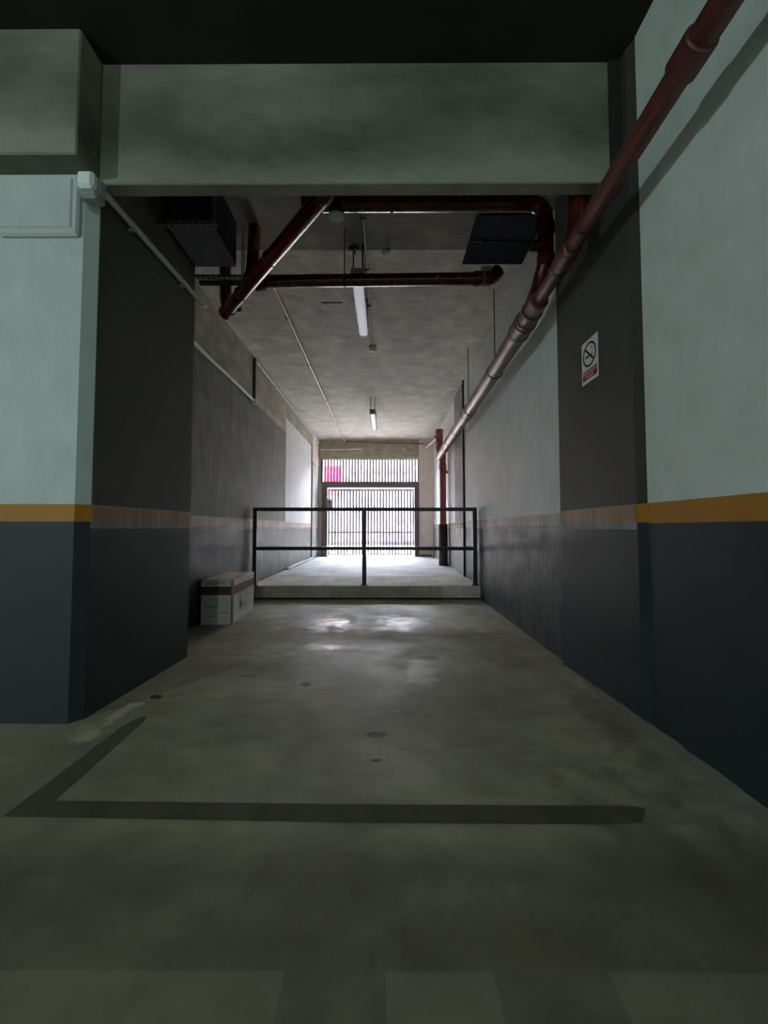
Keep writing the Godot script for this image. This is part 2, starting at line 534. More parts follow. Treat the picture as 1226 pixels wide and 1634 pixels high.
func build_shell() -> void:
	var f := setting("floor", "stained olive grey concrete garage floor")
	part("floor_surface", floor_mesh(-9.0, 1.75, -8.0, 6.1), M["garage floor"], f)
	part("floor_slab", slab(-9.2, 1.9, -0.25, -0.005, -8.2, 6.1), M["raw concrete"], f)
	# painted corner of a parking bay
	var st := begin()
	var n := Vector3.UP
	var h := 0.002
	quad(st, p(-1.458, h, 1.503), p(-1.335, h, 1.59), p(-1.372, h, 2.15), p(-1.458, h, 2.15), n)
	quad(st, p(-1.458, h, 2.15), p(-1.372, h, 2.15), p(-1.372, h, 2.22), p(-1.445, h, 2.25), n)
	quad(st, p(-1.445, h, 2.25), p(-1.372, h, 2.22), p(-1.385, h, 2.27), p(-1.40, h, 2.29), n)
	quad(st, p(-1.458, h, 1.503), p(-0.04, h, 1.478), p(-0.04, h, 1.574), p(-1.335, h, 1.59), n)
	quad(st, p(-0.04, h, 1.478), p(0.88, h, 1.474), p(0.93, h, 1.570), p(-0.04, h, 1.574), n)
	quad(st, p(0.88, h, 1.474), p(0.96, h, 1.485), p(1.02, h, 1.560), p(0.93, h, 1.570), n)
	part("bay_line", st.commit(), M["floor line paint"], f)
	var rf := setting("raised_floor", "pale concrete floor one step up behind the black railing, bright at the gate")
	part("floor_plate", slab(-2.5, 1.9, 0.14, 0.20, 6.0, 7.12, 0.004), M["edge strip concrete"], rf)
	part("floor_plate", slab(-2.5, 1.9, 0.14, 0.203, 7.125, 12.35, 0.004), M["raised floor concrete"], rf)
	part("step_riser", slab(-2.5, 1.9, -0.2, 0.192, 5.995, 6.1), M["step concrete"], rf)
	part("step_skirting", slab(-2.14, 1.47, 0.0, 0.018, 5.955, 6.0), M["joint filler"], rf)
	part("ground_fill", slab(-2.5, 1.9, -0.25, 0.14, 6.1, 12.35), M["raw concrete"], rf)
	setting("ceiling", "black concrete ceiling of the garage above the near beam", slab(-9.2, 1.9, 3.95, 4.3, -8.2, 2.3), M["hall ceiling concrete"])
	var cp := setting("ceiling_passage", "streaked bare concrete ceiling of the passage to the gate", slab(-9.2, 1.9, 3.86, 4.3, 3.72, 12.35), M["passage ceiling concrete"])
	part("shaded_bay", slab(-9.2, 1.9, 3.86, 4.3, 2.3, 3.72), M["shaded ceiling concrete"], cp)  # shade behind the beam put into a darker slab colour
	part("joint_mark", slab(-0.79, -0.53, 3.856, 3.87, 4.60, 4.62), M["joint filler"], cp)
	setting("wall_back", "pale painted garage wall behind the camera", slab(-9.2, 1.9, 0.0, 3.95, -8.2, -8.0), M["pale green paint"])
	setting("wall_far_left", "pale painted garage wall far out to the left", slab(-9.2, -9.0, 0.0, 3.95, -8.0, 2.5), M["pale green paint"])

# stacked bands: [y0, y1, part name, material]
func bands(o: Node3D, x0: float, x1: float, d0: float, d1: float, list: Array) -> void:
	for b in list:
		part(b[2], slab(x0, x1, b[0], b[1], d0, d1), M[b[3]], o)

func build_columns_and_beams() -> void:
	var o := setting("column", "dark grey painted left column with a pale chamfered corner")
	var plan := PackedVector2Array([Vector2(-2.6, 2.2), Vector2(-1.787, 2.2), Vector2(-1.735, 2.255), Vector2(-1.692, 3.32), Vector2(-2.6, 3.32)])
	var zones := [[0.0, 1.095, "dado_paint", "smooth blue paint"], [1.095, 1.135, "lighter_band", "pale grey paint"], [1.135, 1.236, "stripe_paint", "smooth ochre paint"], [1.236, 3.2, "upper_paint", "pale green paint"], [3.2, 3.95, "column_head", "dark concrete"]]  # lighter greyish band just below the stripe
	for z in zones:
		part(z[2], prism(plan, z[0], z[1]), M[z[3]], o)
	var side := PackedVector2Array([Vector2(-1.74, 2.258), Vector2(-1.7315, 2.258), Vector2(-1.6885, 3.322), Vector2(-1.70, 3.322)])
	part("side_stripe", prism(side, 1.135, 1.236), M["painted sheen ochre"], o)
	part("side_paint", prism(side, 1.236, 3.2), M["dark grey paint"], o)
	o = setting("wall_front", "pale green wall with ochre stripe and blue base at the left")
	for z in [[0.0, 1.135, "dado_paint", "smooth blue paint"], [1.135, 1.236, "stripe_paint", "smooth ochre paint"], [1.236, 3.95, "upper_paint", "pale green paint"]]:
		part(z[2], slab(-9.2, -2.6, z[0], z[1], 2.2, 2.5), M[z[3]], o)
	# thin blue over the lighter band on the front face, as painted
	part("dado_edge", prism(PackedVector2Array([Vector2(-2.6, 2.197), Vector2(-1.786, 2.197), Vector2(-1.7335, 2.252), Vector2(-1.80, 2.26), Vector2(-2.6, 2.21)]), 1.09, 1.135), M["smooth blue paint"], o)

	o = setting("column", "dark grey painted right column carrying the smoking ban sign")
	plan = PackedVector2Array([Vector2(1.455, 2.13), Vector2(1.43, 2.19), Vector2(1.43, 3.15), Vector2(1.9, 3.15), Vector2(1.9, 2.13)])
	for z in [[0.0, 1.09, "dado_paint", "smooth blue paint"], [1.09, 1.13, "lighter_band", "pale grey paint"], [1.13, 1.235, "stripe_paint", "smooth ochre paint"], [1.235, 3.95, "upper_paint", "dark grey paint"]]:
		part(z[2], prism(plan, z[0], z[1]), M[z[3]], o)
	part("dado_edge", prism(PackedVector2Array([Vector2(1.4535, 2.128), Vector2(1.4275, 2.19), Vector2(1.44, 2.20), Vector2(1.47, 2.135)]), 1.085, 1.13), M["smooth blue paint"], o)
	part("side_stripe", slab(1.426, 1.43, 1.13, 1.235, 2.2, 3.152), M["painted sheen ochre"], o)
	o = setting("wall_right", "pale green right wall with ochre stripe and blue base nearest the camera")
	for z in [[0.0, 1.125, "dado_paint", "smooth blue paint"], [1.125, 1.235, "stripe_paint", "smooth ochre paint"], [1.235, 3.95, "upper_paint", "lightened pale green paint"]]:
		part(z[2], slab(1.45, 1.9, z[0], z[1], -8.2, 2.13), M[z[3]], o)
	# rough mortar fillet along the foot of the wall and column
	var st := begin()
	var rg := RandomNumberGenerator.new()
	rg.seed = 44
	var last := Vector2.ZERO
	for i in 46:
		var d := -0.2 + i * 0.075
		var now := Vector2(0.034 + rg.randf_range(-0.005, 0.005), 0.045 + rg.randf_range(-0.008, 0.008))
		now *= clampf((3.3 - d) / 1.0, 0.15, 1.0)
		var wx := lerpf(1.45, 1.43, clampf((d - 2.1) / 0.1, 0.0, 1.0))
		var wl := lerpf(1.45, 1.43, clampf((d - 2.175) / 0.1, 0.0, 1.0))
		if i > 0:
			var q := [p(wl, last.x, d - 0.075), p(wl - last.y, 0.0, d - 0.075), p(wx - now.y, 0.0, d), p(wx, now.x, d)]
			quad(st, q[0], q[1], q[2], q[3], Vector3(-0.6, 0.8, 0))
			quad(st, p(wl + 0.03, last.x, d - 0.075), q[0], q[3], p(wx + 0.03, now.x, d), Vector3.UP)
		last = now
	part("mortar_fillet", st.commit(), M["mortar fillet"], o)

	o = setting("trim_beam", "bare concrete beam across the passage mouth")
	part("beam_face", slab(-1.82, 1.5, 3.205, 3.97, 2.25, 2.335), M["beam concrete"], o)
	part("beam_lip", slab(-1.82, 1.45, 3.18, 3.207, 2.243, 2.335, 0.006), M["beam concrete"], o)
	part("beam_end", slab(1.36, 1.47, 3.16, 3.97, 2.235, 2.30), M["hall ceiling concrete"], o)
	setting("trim_beam", "nearer concrete beam over the pale wall at top left", slab(-9.0, -1.745, 3.21, 3.96, 2.08, 2.25, 0.008), M["beam concrete"])

func build_passage_walls() -> void:
	# left
	var o := setting("wall_left", "left passage wall painted grey over a stripe with painted sheen and blue base")
	bands(o, -2.5, -2.13, 3.3, 8.15, [[0.0, 1.07, "dado_paint", "blue paint"], [1.07, 1.11, "lighter_band", "pale grey paint"], [1.11, 1.235, "stripe_paint", "painted sheen stripe"], [1.235, 3.12, "upper_paint", "mid grey paint"], [3.12, 3.9, "bare_concrete", "brown concrete"]])
	part("pale_band", slab(-2.2, -2.126, 3.14, 3.24, 6.2, 8.15), M["pale mortar"], o)
	part("pale_strip", slab(-2.2, -2.127, 3.24, 3.86, 8.05, 8.15), M["pale mortar"], o)
	part("joint_filler", slab(-2.2, -2.10, 3.14, 3.83, 6.08, 6.13), M["joint filler"], o)
	o = setting("wall_left", "white painted bay of the left passage wall next to the gate")
	bands(o, -2.5, -2.13, 8.15, 11.0, [[0.0, 1.08, "dado_paint", "blue paint"], [1.08, 1.12, "lighter_band", "pale grey paint"], [1.12, 1.22, "stripe_paint", "painted sheen stripe"], [1.22, 3.45, "upper_paint", "white wall paint"], [3.45, 3.9, "bare_concrete", "brown concrete"]])
	part("joint_filler", slab(-2.3, -2.118, 0.2, 3.5, 10.97, 11.01), M["joint filler"], o)
	var cb := o
	o = setting("wall_left", "warm grey pier at the end of the left passage wall beside the gate post")
	bands(o, -2.5, -2.10, 11.01, 12.4, [[0.0, 1.08, "dado_paint", "pale grey paint"], [1.08, 1.2, "stripe_paint", "painted sheen stripe"], [1.2, 3.0, "upper_paint", "warm grey paint"], [3.0, 3.9, "bare_concrete", "beige plaster"]])
	part("curb", slab(-2.14, -2.04, 0.2, 0.265, 8.15, 10.95, 0.015), M["raised floor concrete"], cb)
	# right
	o = setting("wall_right", "right passage wall painted pale grey over a stripe with painted sheen and blue base")
	bands(o, 1.465, 1.9, 3.15, 7.1, [[0.0, 1.085, "dado_paint", "blue paint"], [1.085, 1.12, "lighter_band", "pale grey paint"], [1.12, 1.222, "stripe_paint", "painted sheen stripe"], [1.222, 3.9, "upper_paint", "grey wall paint"]])
	part("joint_filler", slab(1.44, 1.7, 0.2, 3.88, 7.1, 7.16), M["joint filler"], o)
	o = setting("wall_right", "mid grey painted bay of the right passage wall behind the black joint")
	bands(o, 1.46, 1.9, 7.16, 8.09, [[0.0, 1.09, "dado_paint", "pale grey paint"], [1.09, 1.21, "stripe_paint", "pale mortar"], [1.21, 3.9, "upper_paint", "light grey paint"]])
	o = setting("wall_right", "white painted end of the right passage wall behind the red riser")
	bands(o, 1.50, 1.9, 8.09, 12.4, [[0.0, 1.09, "dado_paint", "pale grey paint"], [1.09, 1.2, "stripe_paint", "pale mortar"], [1.2, 3.9, "upper_paint", "white wall paint"]])

func build_gate_wall() -> void:
	var o := setting("wall_gate", "concrete lintel over the street gate with a beige pier to its right")
	part("lintel", slab(-2.2, 1.06, 3.29, 3.9, 12.0, 12.35), M["lintel concrete"], o)
	var st := begin()
	var rg := RandomNumberGenerator.new()
	rg.seed = 9
	var x := -2.06
	while x < 1.05:
		var wd := rg.randf_range(0.08, 0.22)
		add_box(st, Vector3(x, 3.255, -12.1), Vector3(minf(x + wd, 1.05), 3.30 + rg.randf_range(0.0, 0.05), -11.99), 0.004)
		x += wd
	part("mortar_patch", st.commit(), M["pale mortar"], o)
	setting("trim_jamb", "narrow beige plaster jamb beside the left gate post", slab(-2.2, -1.987, 0.2, 3.29, 12.07, 12.35), M["beige plaster"])
	part("pier", slab(1.05, 1.9, 0.0, 3.9, 12.0, 12.35), M["beige plaster"], o)
	part("pier_foot", slab(1.06, 1.42, 0.2, 0.27, 11.93, 12.01, 0.01), M["mortar fillet"], o)

func build_street() -> void:
	setting("pavement", "sunlit street surface beyond the gate", slab(-30, 30, -0.3, 0.2, 12.35, 34), M["street concrete"])
	var o := setting("roof_slab", "building mass over the garage", slab(-9.2, 1.9, 4.3, 4.6, -8.2, 12.35), M["raw concrete"])
	o.set_meta("label", "concrete slab of the building above the garage")
	var b := thing("building", "bleached white street front seen through the bars of the gate", "building", p(0, 0.2, 20))
	part("wall", box(Vector3(-14, 0, -4), Vector3(14, 5.2, 0)), M["house wall"], b)
	part("plinth", box(Vector3(-14, 0, 0), Vector3(14, 0.2, 0.06), 0.01), M["street grey"], b)
	part("name_board", box(Vector3(-1.9, 3.75, 0), Vector3(1.3, 4.1, 0.08), 0.01), M["street tan"], b)
	for wx in [-0.9, 0.9]:
		var win := part("window", box(Vector3(wx - 0.5, 1.3, -0.05), Vector3(wx + 0.5, 2.6, 0.04), 0.01), M["house wall"], b)
		part("pane", box(Vector3(wx - 0.42, 1.38, 0.03), Vector3(wx + 0.42, 2.52, 0.045)), M["street pane"], win)
	var a := thing("awning", "bright red awning on the street front at the left of the gate", "awning", p(-2.72, 3.25, 19.4))
	part("awning_cloth", box(Vector3(-0.42, 0.12, -0.58), Vector3(0.42, 0.95, 0.3), 0.05), M["street red"], a)
	part("valance", box(Vector3(-0.42, -0.55, 0.24), Vector3(0.42, 0.12, 0.3), 0.01), M["street pink"], a)

# ---------------------------------------------------------------- gate

func build_gate() -> void:
	var d := 12.05
	var g := thing("gate_grille", "barred steel grille fixed under the lintel above the gate door", "grille", p(0, 2.515, d))
	part("top_rail", box(Vector3(-2.0, 0.72, -0.02), Vector3(1.05, 0.755, 0.02), 0.004), M["gate steel"], g)
	part("side_post", box(Vector3(-2.03, 0.0, -0.025), Vector3(-1.975, 0.755, 0.025), 0.004), M["gate steel"], g)
	part("bottom_rail", box(Vector3(-2.0, 0.0, -0.02), Vector3(1.05, 0.03, 0.02), 0.004), M["gate steel"], g)
	var bar := box(Vector3(-0.024, 0.03, -0.015), Vector3(0.024, 0.725, 0.015), 0.004)
	for i in 32:
		part("bar", bar, M["gate bar steel"], g, Vector3(-1.90 + i * 0.0945, 0, 0))
	var f := thing("gate_portal", "dark brown steel frame round the barred gate door", "door frame", p(0, 0.2, 12.0))
	part("post", box(Vector3(-1.985, 0, -0.08), Vector3(-1.82, 2.15, 0.06), 0.01), M["gate steel"], f)
	part("post", box(Vector3(0.90, 0, -0.08), Vector3(1.045, 2.15, 0.06), 0.01), M["gate steel"], f)
	part("head_beam", box(Vector3(-1.985, 2.15, -0.08), Vector3(1.045, 2.31, 0.06), 0.01), M["gate steel"], f)
	part("foot_plate", box(Vector3(-2.02, 0, -0.12), Vector3(-1.80, 0.03, 0.10), 0.006), M["gate steel"], f)
	var l := thing("gate_door", "barred steel gate door leaf of thin upright bars", "gate", p(0, 0.2, 12.06))
	part("stile", box(Vector3(-1.80, 0.05, -0.02), Vector3(-1.755, 2.11, 0.02), 0.004), M["gate steel"], l)
	part("stile", box(Vector3(0.85, 0.05, -0.02), Vector3(0.89, 2.11, 0.02), 0.004), M["gate steel"], l)
	part("top_rail", box(Vector3(-1.80, 2.06, -0.02), Vector3(0.89, 2.105, 0.02), 0.004), M["gate steel"], l)
	part("middle_rail", box(Vector3(-1.80, 0.735, -0.02), Vector3(0.89, 0.775, 0.02), 0.004), M["gate steel"], l)
	part("bottom_rail", box(Vector3(-1.80, 0.05, -0.02), Vector3(0.89, 0.08, 0.02), 0.004), M["gate steel"], l)
	bar = box(Vector3(-0.024, 0.08, -0.015), Vector3(0.024, 2.065, 0.015), 0.004)
	for i in 27:
		part("bar", bar, M["gate bar steel"], l, Vector3(-1.675 + i * 0.0945, 0, 0))
	var k := thing("gate_operator", "small dark green lock box on the left gate post", "lock", p(-1.755, 1.62, 11.88))
	part("case", box(Vector3(-0.085, 0.0, -0.05), Vector3(0.085, 0.34, 0.05), 0.02), M["lock green"], k)
	part("cover", box(Vector3(-0.065, 0.335, -0.04), Vector3(0.065, 0.40, 0.045), 0.015), M["white plastic"], k)
	part("keyhole_plate", box(Vector3(-0.03, 0.10, 0.05), Vector3(0.03, 0.2, 0.056), 0.003), M["galvanised steel"], k)
	var s := thing("switch_box", "tiny white switch box on the wall beside the lock", "switch", p(-2.03, 1.62, 12.04))
	part("case", box(Vector3(-0.03, 0, -0.03), Vector3(0.03, 0.09, 0.03), 0.008), M["white plastic"], s)
	part("rocker", box(Vector3(-0.012, 0.02, 0.03), Vector3(0.012, 0.07, 0.036), 0.003), M["grey plastic"], s)

func build_railing() -> void:
	var r := thing("railing", "black square steel railing along the edge of the step", "railing", p(0, 0.2, 6.08))
	var h := 1.165
	for x in [-2.06, -0.335, 1.405]:
		part("post", box(Vector3(x - 0.032, 0, -0.032), Vector3(x + 0.032, h, 0.032), 0.004), M["black steel"], r)
		part("base_plate", box(Vector3(x - 0.055, 0, -0.055), Vector3(x + 0.055, 0.012, 0.055), 0.003), M["black steel"], r)
	part("top_rail", box(Vector3(-2.092, h - 0.004, -0.032), Vector3(1.437, h + 0.052, 0.032), 0.004), M["black steel"], r)
	part("middle_rail", box(Vector3(-2.03, 0.545, -0.028), Vector3(1.375, 0.60, 0.028), 0.004), M["black steel"], r)

# ---------------------------------------------------------------- drains

func main_at(d: float) -> Vector3:
	var t := (d - 1.3) / 7.3
	return p(lerpf(1.215, 1.265, clampf(t * 2.2, 0, 1)), lerpf(2.985, 2.79, t), d)

func build_drains() -> void:
	var o := thing("drain_pipe", "long rust red drain pipe running along the right wall towards the gate", "pipe")
	part("pipe_section", pipe([main_at(-3.0), main_at(0.5), main_at(1.52)], 0.056), M["drain red"], o)
	part("pipe_section", pipe([main_at(1.5), main_at(2.5)], 0.053), M["drain red"], o)
	part("pipe_section", pipe([main_at(2.5), main_at(3.2)], 0.052), M["drain red"], o)
	part("pipe_section", pipe([main_at(3.19), main_at(5.0)], 0.086), M["drain red"], o)
	part("pipe_section", pipe([main_at(5.0), main_at(6.9)], 0.086), M["drain red"], o)
	part("pipe_section", pipe([main_at(6.9), main_at(9.05)], 0.086), M["drain red"], o)
	var dir := (main_at(6.0) - main_at(4.0)).normalized()
	for q in [[1.40, 0.066, 0.12], [2.3, 0.060, 0.05], [2.46, 0.064, 0.20], [2.68, 0.062, 0.06], [3.04, 0.078, 0.16], [3.32, 0.096, 0.22], [5.68, 0.094, 0.22], [8.05, 0.094, 0.2]]:
		part("coupling", collar(main_at(q[0]), dir, q[1], q[2]), M["drain red"], o)
	for q in [[2.3, 0.062], [2.49, 0.065], [2.66, 0.064], [3.18, 0.090], [3.36, 0.100], [3.52, 0.100], [4.36, 0.091], [5.70, 0.097], [5.89, 0.097], [6.82, 0.091], [7.56, 0.091], [8.2, 0.097]]:
		part("rubber_ring", collar(main_at(q[0]), dir, q[1], 0.016), M["rubber"], o)
	for d in [4.37, 5.8]:
		var c := main_at(d)
		var hg := part("hanger_rod", pipe([c + Vector3(0, 0.05, 0), Vector3(c.x, 3.88, c.z)], 0.006, 0.0, 8), M["rubber"], o)
		part("clamp", collar(c - dir * 0.012, dir, 0.095, 0.028), M["rubber"], hg)
	# wye that takes the drop pipe
	part("wye_branch", pipe([main_at(3.32) + Vector3(-0.005, 0, 0), p(1.25, 3.08, 3.02), p(1.262, 3.2, 2.95)], 0.062, 0.06), M["dark drain red"], o)
	part("branch_stub", pipe([main_at(2.42), p(1.24, 3.2, 2.40), p(1.24, 3.86, 2.40)], 0.055, 0.06), M["dark drain red"], o)

	o = thing("drain_pipe", "dark red drain pipe crossing close under the ceiling just behind the beam", "pipe")
	part("pipe_section", pipe([p(-0.62, 3.665, 2.95), p(1.262, 3.665, 2.95), p(1.262, 3.15, 2.95)], 0.060, 0.14), M["dark drain red"], o)
	part("end_cap", collar(p(-0.66, 3.665, 2.95), Vector3(1, 0, 0), 0.070, 0.09), M["dark drain red"], o)
	part("coupling", collar(p(1.262, 3.50, 2.95), Vector3(0, -1, 0), 0.070, 0.09), M["dark drain red"], o)
	part("coupling", collar(p(1.262, 3.24, 2.95), Vector3(0, -1, 0), 0.068, 0.07), M["dark drain red"], o)
	part("side_stub", pipe([p(1.25, 3.32, 2.95), p(1.15, 3.32, 2.95)], 0.04), M["dark drain red"], o)
	part("cleanout_leg", pipe([p(-0.39, 3.68, 2.95), p(-0.39, 3.565, 2.95)], 0.058), M["dark drain red"], o)
	part("cleanout_plug", lathe(p(-0.39, 3.568, 2.95), p(-0.39, 3.4, 2.95), [Vector2(0.06, 0), Vector2(0.06, 0.008), Vector2(0.052, 0.012), Vector2(0.0, 0.012)]), M["grey plastic"], o)
	for x in [0.05, 0.75]:
		part("hanger_rod", pipe([p(x, 3.70, 2.95), p(x, 3.87, 2.95)], 0.006, 0.0, 8), M["rubber"], o)
		part("clamp", collar(p(x - 0.012, 3.665, 2.95), Vector3(1, 0, 0), 0.066, 0.024), M["rubber"], o)

	o = thing("drain_pipe", "dark red drain pipe slanting down to the left beside the hanging duct", "pipe")
	var a := p(-0.36, 3.27, 2.36)
	var b := p(-1.56, 3.235, 3.70)
	var dd := (b - a).normalized()
	part("pipe_section", pipe([p(-0.36, 3.86, 2.40), a + Vector3(0, 0.0, -0.02), b], 0.058, 0.08), M["dark drain red"], o)
	part("end_tee", lathe(b - dd * 0.06, b, [Vector2(0.05, 0), Vector2(0.068, 0.004), Vector2(0.068, 0.11), Vector2(0.055, 0.135), Vector2(0.0, 0.14)]), M["dark drain red"], o)
	part("end_leg", pipe([b - dd * 0.02, b + Vector3(-0.02, 0.12, -0.01), b + Vector3(-0.06, 0.62, -0.06)], 0.056, 0.08), M["dark drain red"], o)
	part("side_stub", pipe([b - dd * 0.07, b - dd * 0.07 + Vector3(0.10, 0.01, 0.0)], 0.045), M["dark drain red"], o)
	part("upper_leg", pipe([a.lerp(b, 0.78), p(-1.22, 3.42, 3.42), p(-1.20, 3.86, 3.42)], 0.054, 0.1), M["dark drain red"], o)
	for t in [0.47, 0.80]:
		part("rubber_ring", collar(a.lerp(b, t), dd, 0.063, 0.018), M["rubber"], o)
	part("hanger_rod", pipe([a.lerp(b, 0.8), a.lerp(b, 0.8) + Vector3(0, 0.62, 0)], 0.005, 0, 8), M["galvanised steel"], o)

	o = thing("drain_pipe", "dark red drain pipe crossing the passage in front of the nearer tube lamp", "pipe")
	part("pipe_section", pipe([p(-1.20, 3.345, 3.46), p(-1.1, 3.345, 3.42), p(0.90, 3.365, 3.42)], 0.054, 0.06), M["dark drain red"], o)
	part("elbow", pipe([p(0.84, 3.365, 3.42), p(0.97, 3.37, 3.42), p(1.03, 3.44, 3.42)], 0.060, 0.10), M["dark drain red"], o)
	part("saddle", box(p(0.86, 3.41, 3.46), p(0.97, 3.47, 3.38), 0.012), M["grey plastic"], o)
	part("coupling", collar(p(0.80, 3.365, 3.42), Vector3(1, 0, 0), 0.063, 0.07), M["dark drain red"], o)
	part("coupling", collar(p(-1.2, 3.345, 3.455), Vector3(1, 0, 0.2).normalized(), 0.062, 0.09), M["dark drain red"], o)
	part("rubber_ring", collar(p(-0.38, 3.353, 3.42), Vector3(1, 0, 0), 0.058, 0.016), M["rubber"], o)
	part("hanger_rod", pipe([p(-0.375, 3.40, 3.42), p(-0.375, 3.87, 3.42)], 0.005, 0, 8), M["rubber"], o)
	part("clamp", collar(p(0.88, 3.365, 3.42), Vector3(1, 0, 0), 0.066, 0.02), M["fire pipe red"], o)

	o = thing("riser_pipe", "rust red upright riser pipe with brown floor sleeve on the right near the gate", "pipe", p(1.375, 0.2, 9.2))
	part("pipe_section", pipe([Vector3(0, 0.9, 0), Vector3(0, 2.72, 0)], 0.078), M["riser red"], o)
	part("pipe_section", pipe([Vector3(0, 2.55, 0), Vector3(-0.075, 2.75, 0), Vector3(-0.08, 3.24, 0)], 0.088, 0.1), M["riser red"], o)
	part("end_cap", lathe(Vector3(-0.08, 3.18, 0), Vector3(-0.08, 4, 0), [Vector2(0.08, 0), Vector2(0.098, 0.004), Vector2(0.098, 0.07), Vector2(0.085, 0.085), Vector2(0, 0.085)]), M["riser red"], o)
	part("upper_branch", pipe([Vector3(-0.10, 3.10, -0.02), Vector3(-0.19, 3.27, -2.1)], 0.062), M["fire pipe red"], o)
	part("branch_socket", collar(Vector3(-0.103, 3.105, -0.08), Vector3(-0.043, 0.082, -1).normalized(), 0.076, 0.14), M["fire pipe red"], o)
	part("coupling", collar(Vector3(0, 2.28, 0), Vector3.UP, 0.088, 0.16), M["riser red"], o)
	part("floor_sleeve", lathe(Vector3(0, 0.0, 0), Vector3(0, 1, 0), [Vector2(0.11, 0), Vector2(0.11, 0.97), Vector2(0.10, 0.98), Vector2(0.07, 0.98)]), M["sleeve brown"], o)
	part("bracket", box(Vector3(0.05, 2.2, -0.02), Vector3(0.115, 2.26, 0.02), 0.004), M["rubber"], o)

func build_small_pipes() -> void:
	var o := thing("sprinkler_pipe", "thin pinkish pipe along the left of the ceiling turning above the gate", "pipe")
	part("pipe_section", pipe([p(-1.235, 3.72, 3.75), p(-1.25, 3.785, 4.2), p(-1.27, 3.785, 11.7), p(-1.25, 3.775, 11.8)], 0.021, 0.05, 12), M["pipe glare paint"], o)
	part("pipe_section", pipe([p(-1.265, 3.778, 11.78), p(-1.2, 3.765, 11.84), p(1.19, 3.70, 11.85)], 0.02, 0.05, 12), M["fire pipe red"], o)
	for d in [4.78, 6.2, 8.0, 9.8]:
		part("clip", collar(p(-1.262, 3.785, d), Vector3(0, 0, -1), 0.026, 0.03), M["rubber"], o)
	o = thing("conduit", "thin grey conduit on the ceiling beside the tube lamp ending at a detector", "conduit")
	part("tube", pipe([p(-0.2, 3.845, 3.02), p(-0.195, 3.845, 5.68)], 0.0125, 0, 10), M["grey conduit"], o)
	for d in [3.3, 3.98, 4.64]:
		part("clip", box(p(-0.2 - 0.022, 3.825, d + 0.012), p(-0.2 + 0.022, 3.86, d - 0.012), 0.003), M["rubber"], o)
	o = thing("conduit", "grey conduit along the dark side of the left column from the white box", "conduit")
	part("tube", pipe([p(-1.702, 3.12, 2.235), p(-1.660, 3.125, 3.42)], 0.022, 0, 12), M["grey conduit"], o)
	part("end_bush", collar(p(-1.662, 3.125, 3.40), Vector3(0, 0, -1), 0.027, 0.05), M["white plastic"], o)
	for d in [2.5, 3.1]:
		var cx := lerpf(-1.735, -1.692, (d - 2.255) / 1.065)
		part("clip", box(p(cx, 3.085, d + 0.012), p(cx + 0.045, 3.15, d - 0.012), 0.003), M["dark conduit"], o)
	o = thing("conduit", "grey conduit along the top of the grey paint on the left passage wall", "conduit")
	part("tube", pipe([p(-2.102, 3.125, 3.35), p(-2.102, 3.125, 6.05)], 0.026, 0, 12), M["white plastic"], o)
	part("end_box", box(p(-2.126, 3.06, 6.07), p(-2.06, 3.14, 6.02), 0.008), M["white plastic"], o)
	o = thing("conduit", "thin pale conduit in the corner of the left passage wall and ceiling", "conduit")
	part("tube", pipe([p(-2.105, 3.80, 6.15), p(-2.105, 3.80, 10.95), p(-2.075, 3.79, 11.1), p(-2.075, 3.74, 11.95)], 0.018, 0.06, 12), M["white plastic"], o)
	for d in [7.2, 9.2]:
		part("clip", box(p(-2.128, 3.775, d + 0.012), p(-2.09, 3.825, d - 0.012), 0.003), M["grey plastic"], o)
	o = thing("conduit", "short white conduit across the left half of the lintel", "conduit")
	part("tube", pipe([p(-2.0, 3.535, 11.97), p(-0.72, 3.56, 11.97)], 0.019, 0, 12), M["white plastic"], o)
	part("end_box", box(p(-2.04, 3.50, 12.0), p(-1.97, 3.575, 11.94), 0.01), M["white plastic"], o)
	o = thing("ceiling_sensor", "tiny white sensor near the right end of the lintel", "sensor", p(0.56, 3.52, 12.0))
	part("base", box(Vector3(-0.03, 0, 0), Vector3(0.03, 0.06, 0.015), 0.005), M["white plastic"], o)
	part("lens", lathe(Vector3(0, 0.03, 0.015), Vector3(0, 0.03, 1), [Vector2(0.02, 0), Vector2(0.016, 0.01), Vector2(0, 0.014)]), M["grey plastic"], o)

func detector(at: Vector3, label: String, s := 1.0) -> void:
	var o := thing("smoke_detector", label, "detector", at)
	part("base", lathe(Vector3.ZERO, Vector3.DOWN, [Vector2(0.05 * s, 0), Vector2(0.052 * s, 0.015 * s), Vector2(0.046 * s, 0.02 * s)]), M["grey plastic"], o)
	part("head", lathe(Vector3(0, -0.018 * s, 0), Vector3(0, -1, 0), [Vector2(0.046 * s, 0), Vector2(0.044 * s, 0.03 * s), Vector2(0.03 * s, 0.048 * s), Vector2(0, 0.05 * s)]), M["white plastic"], o)

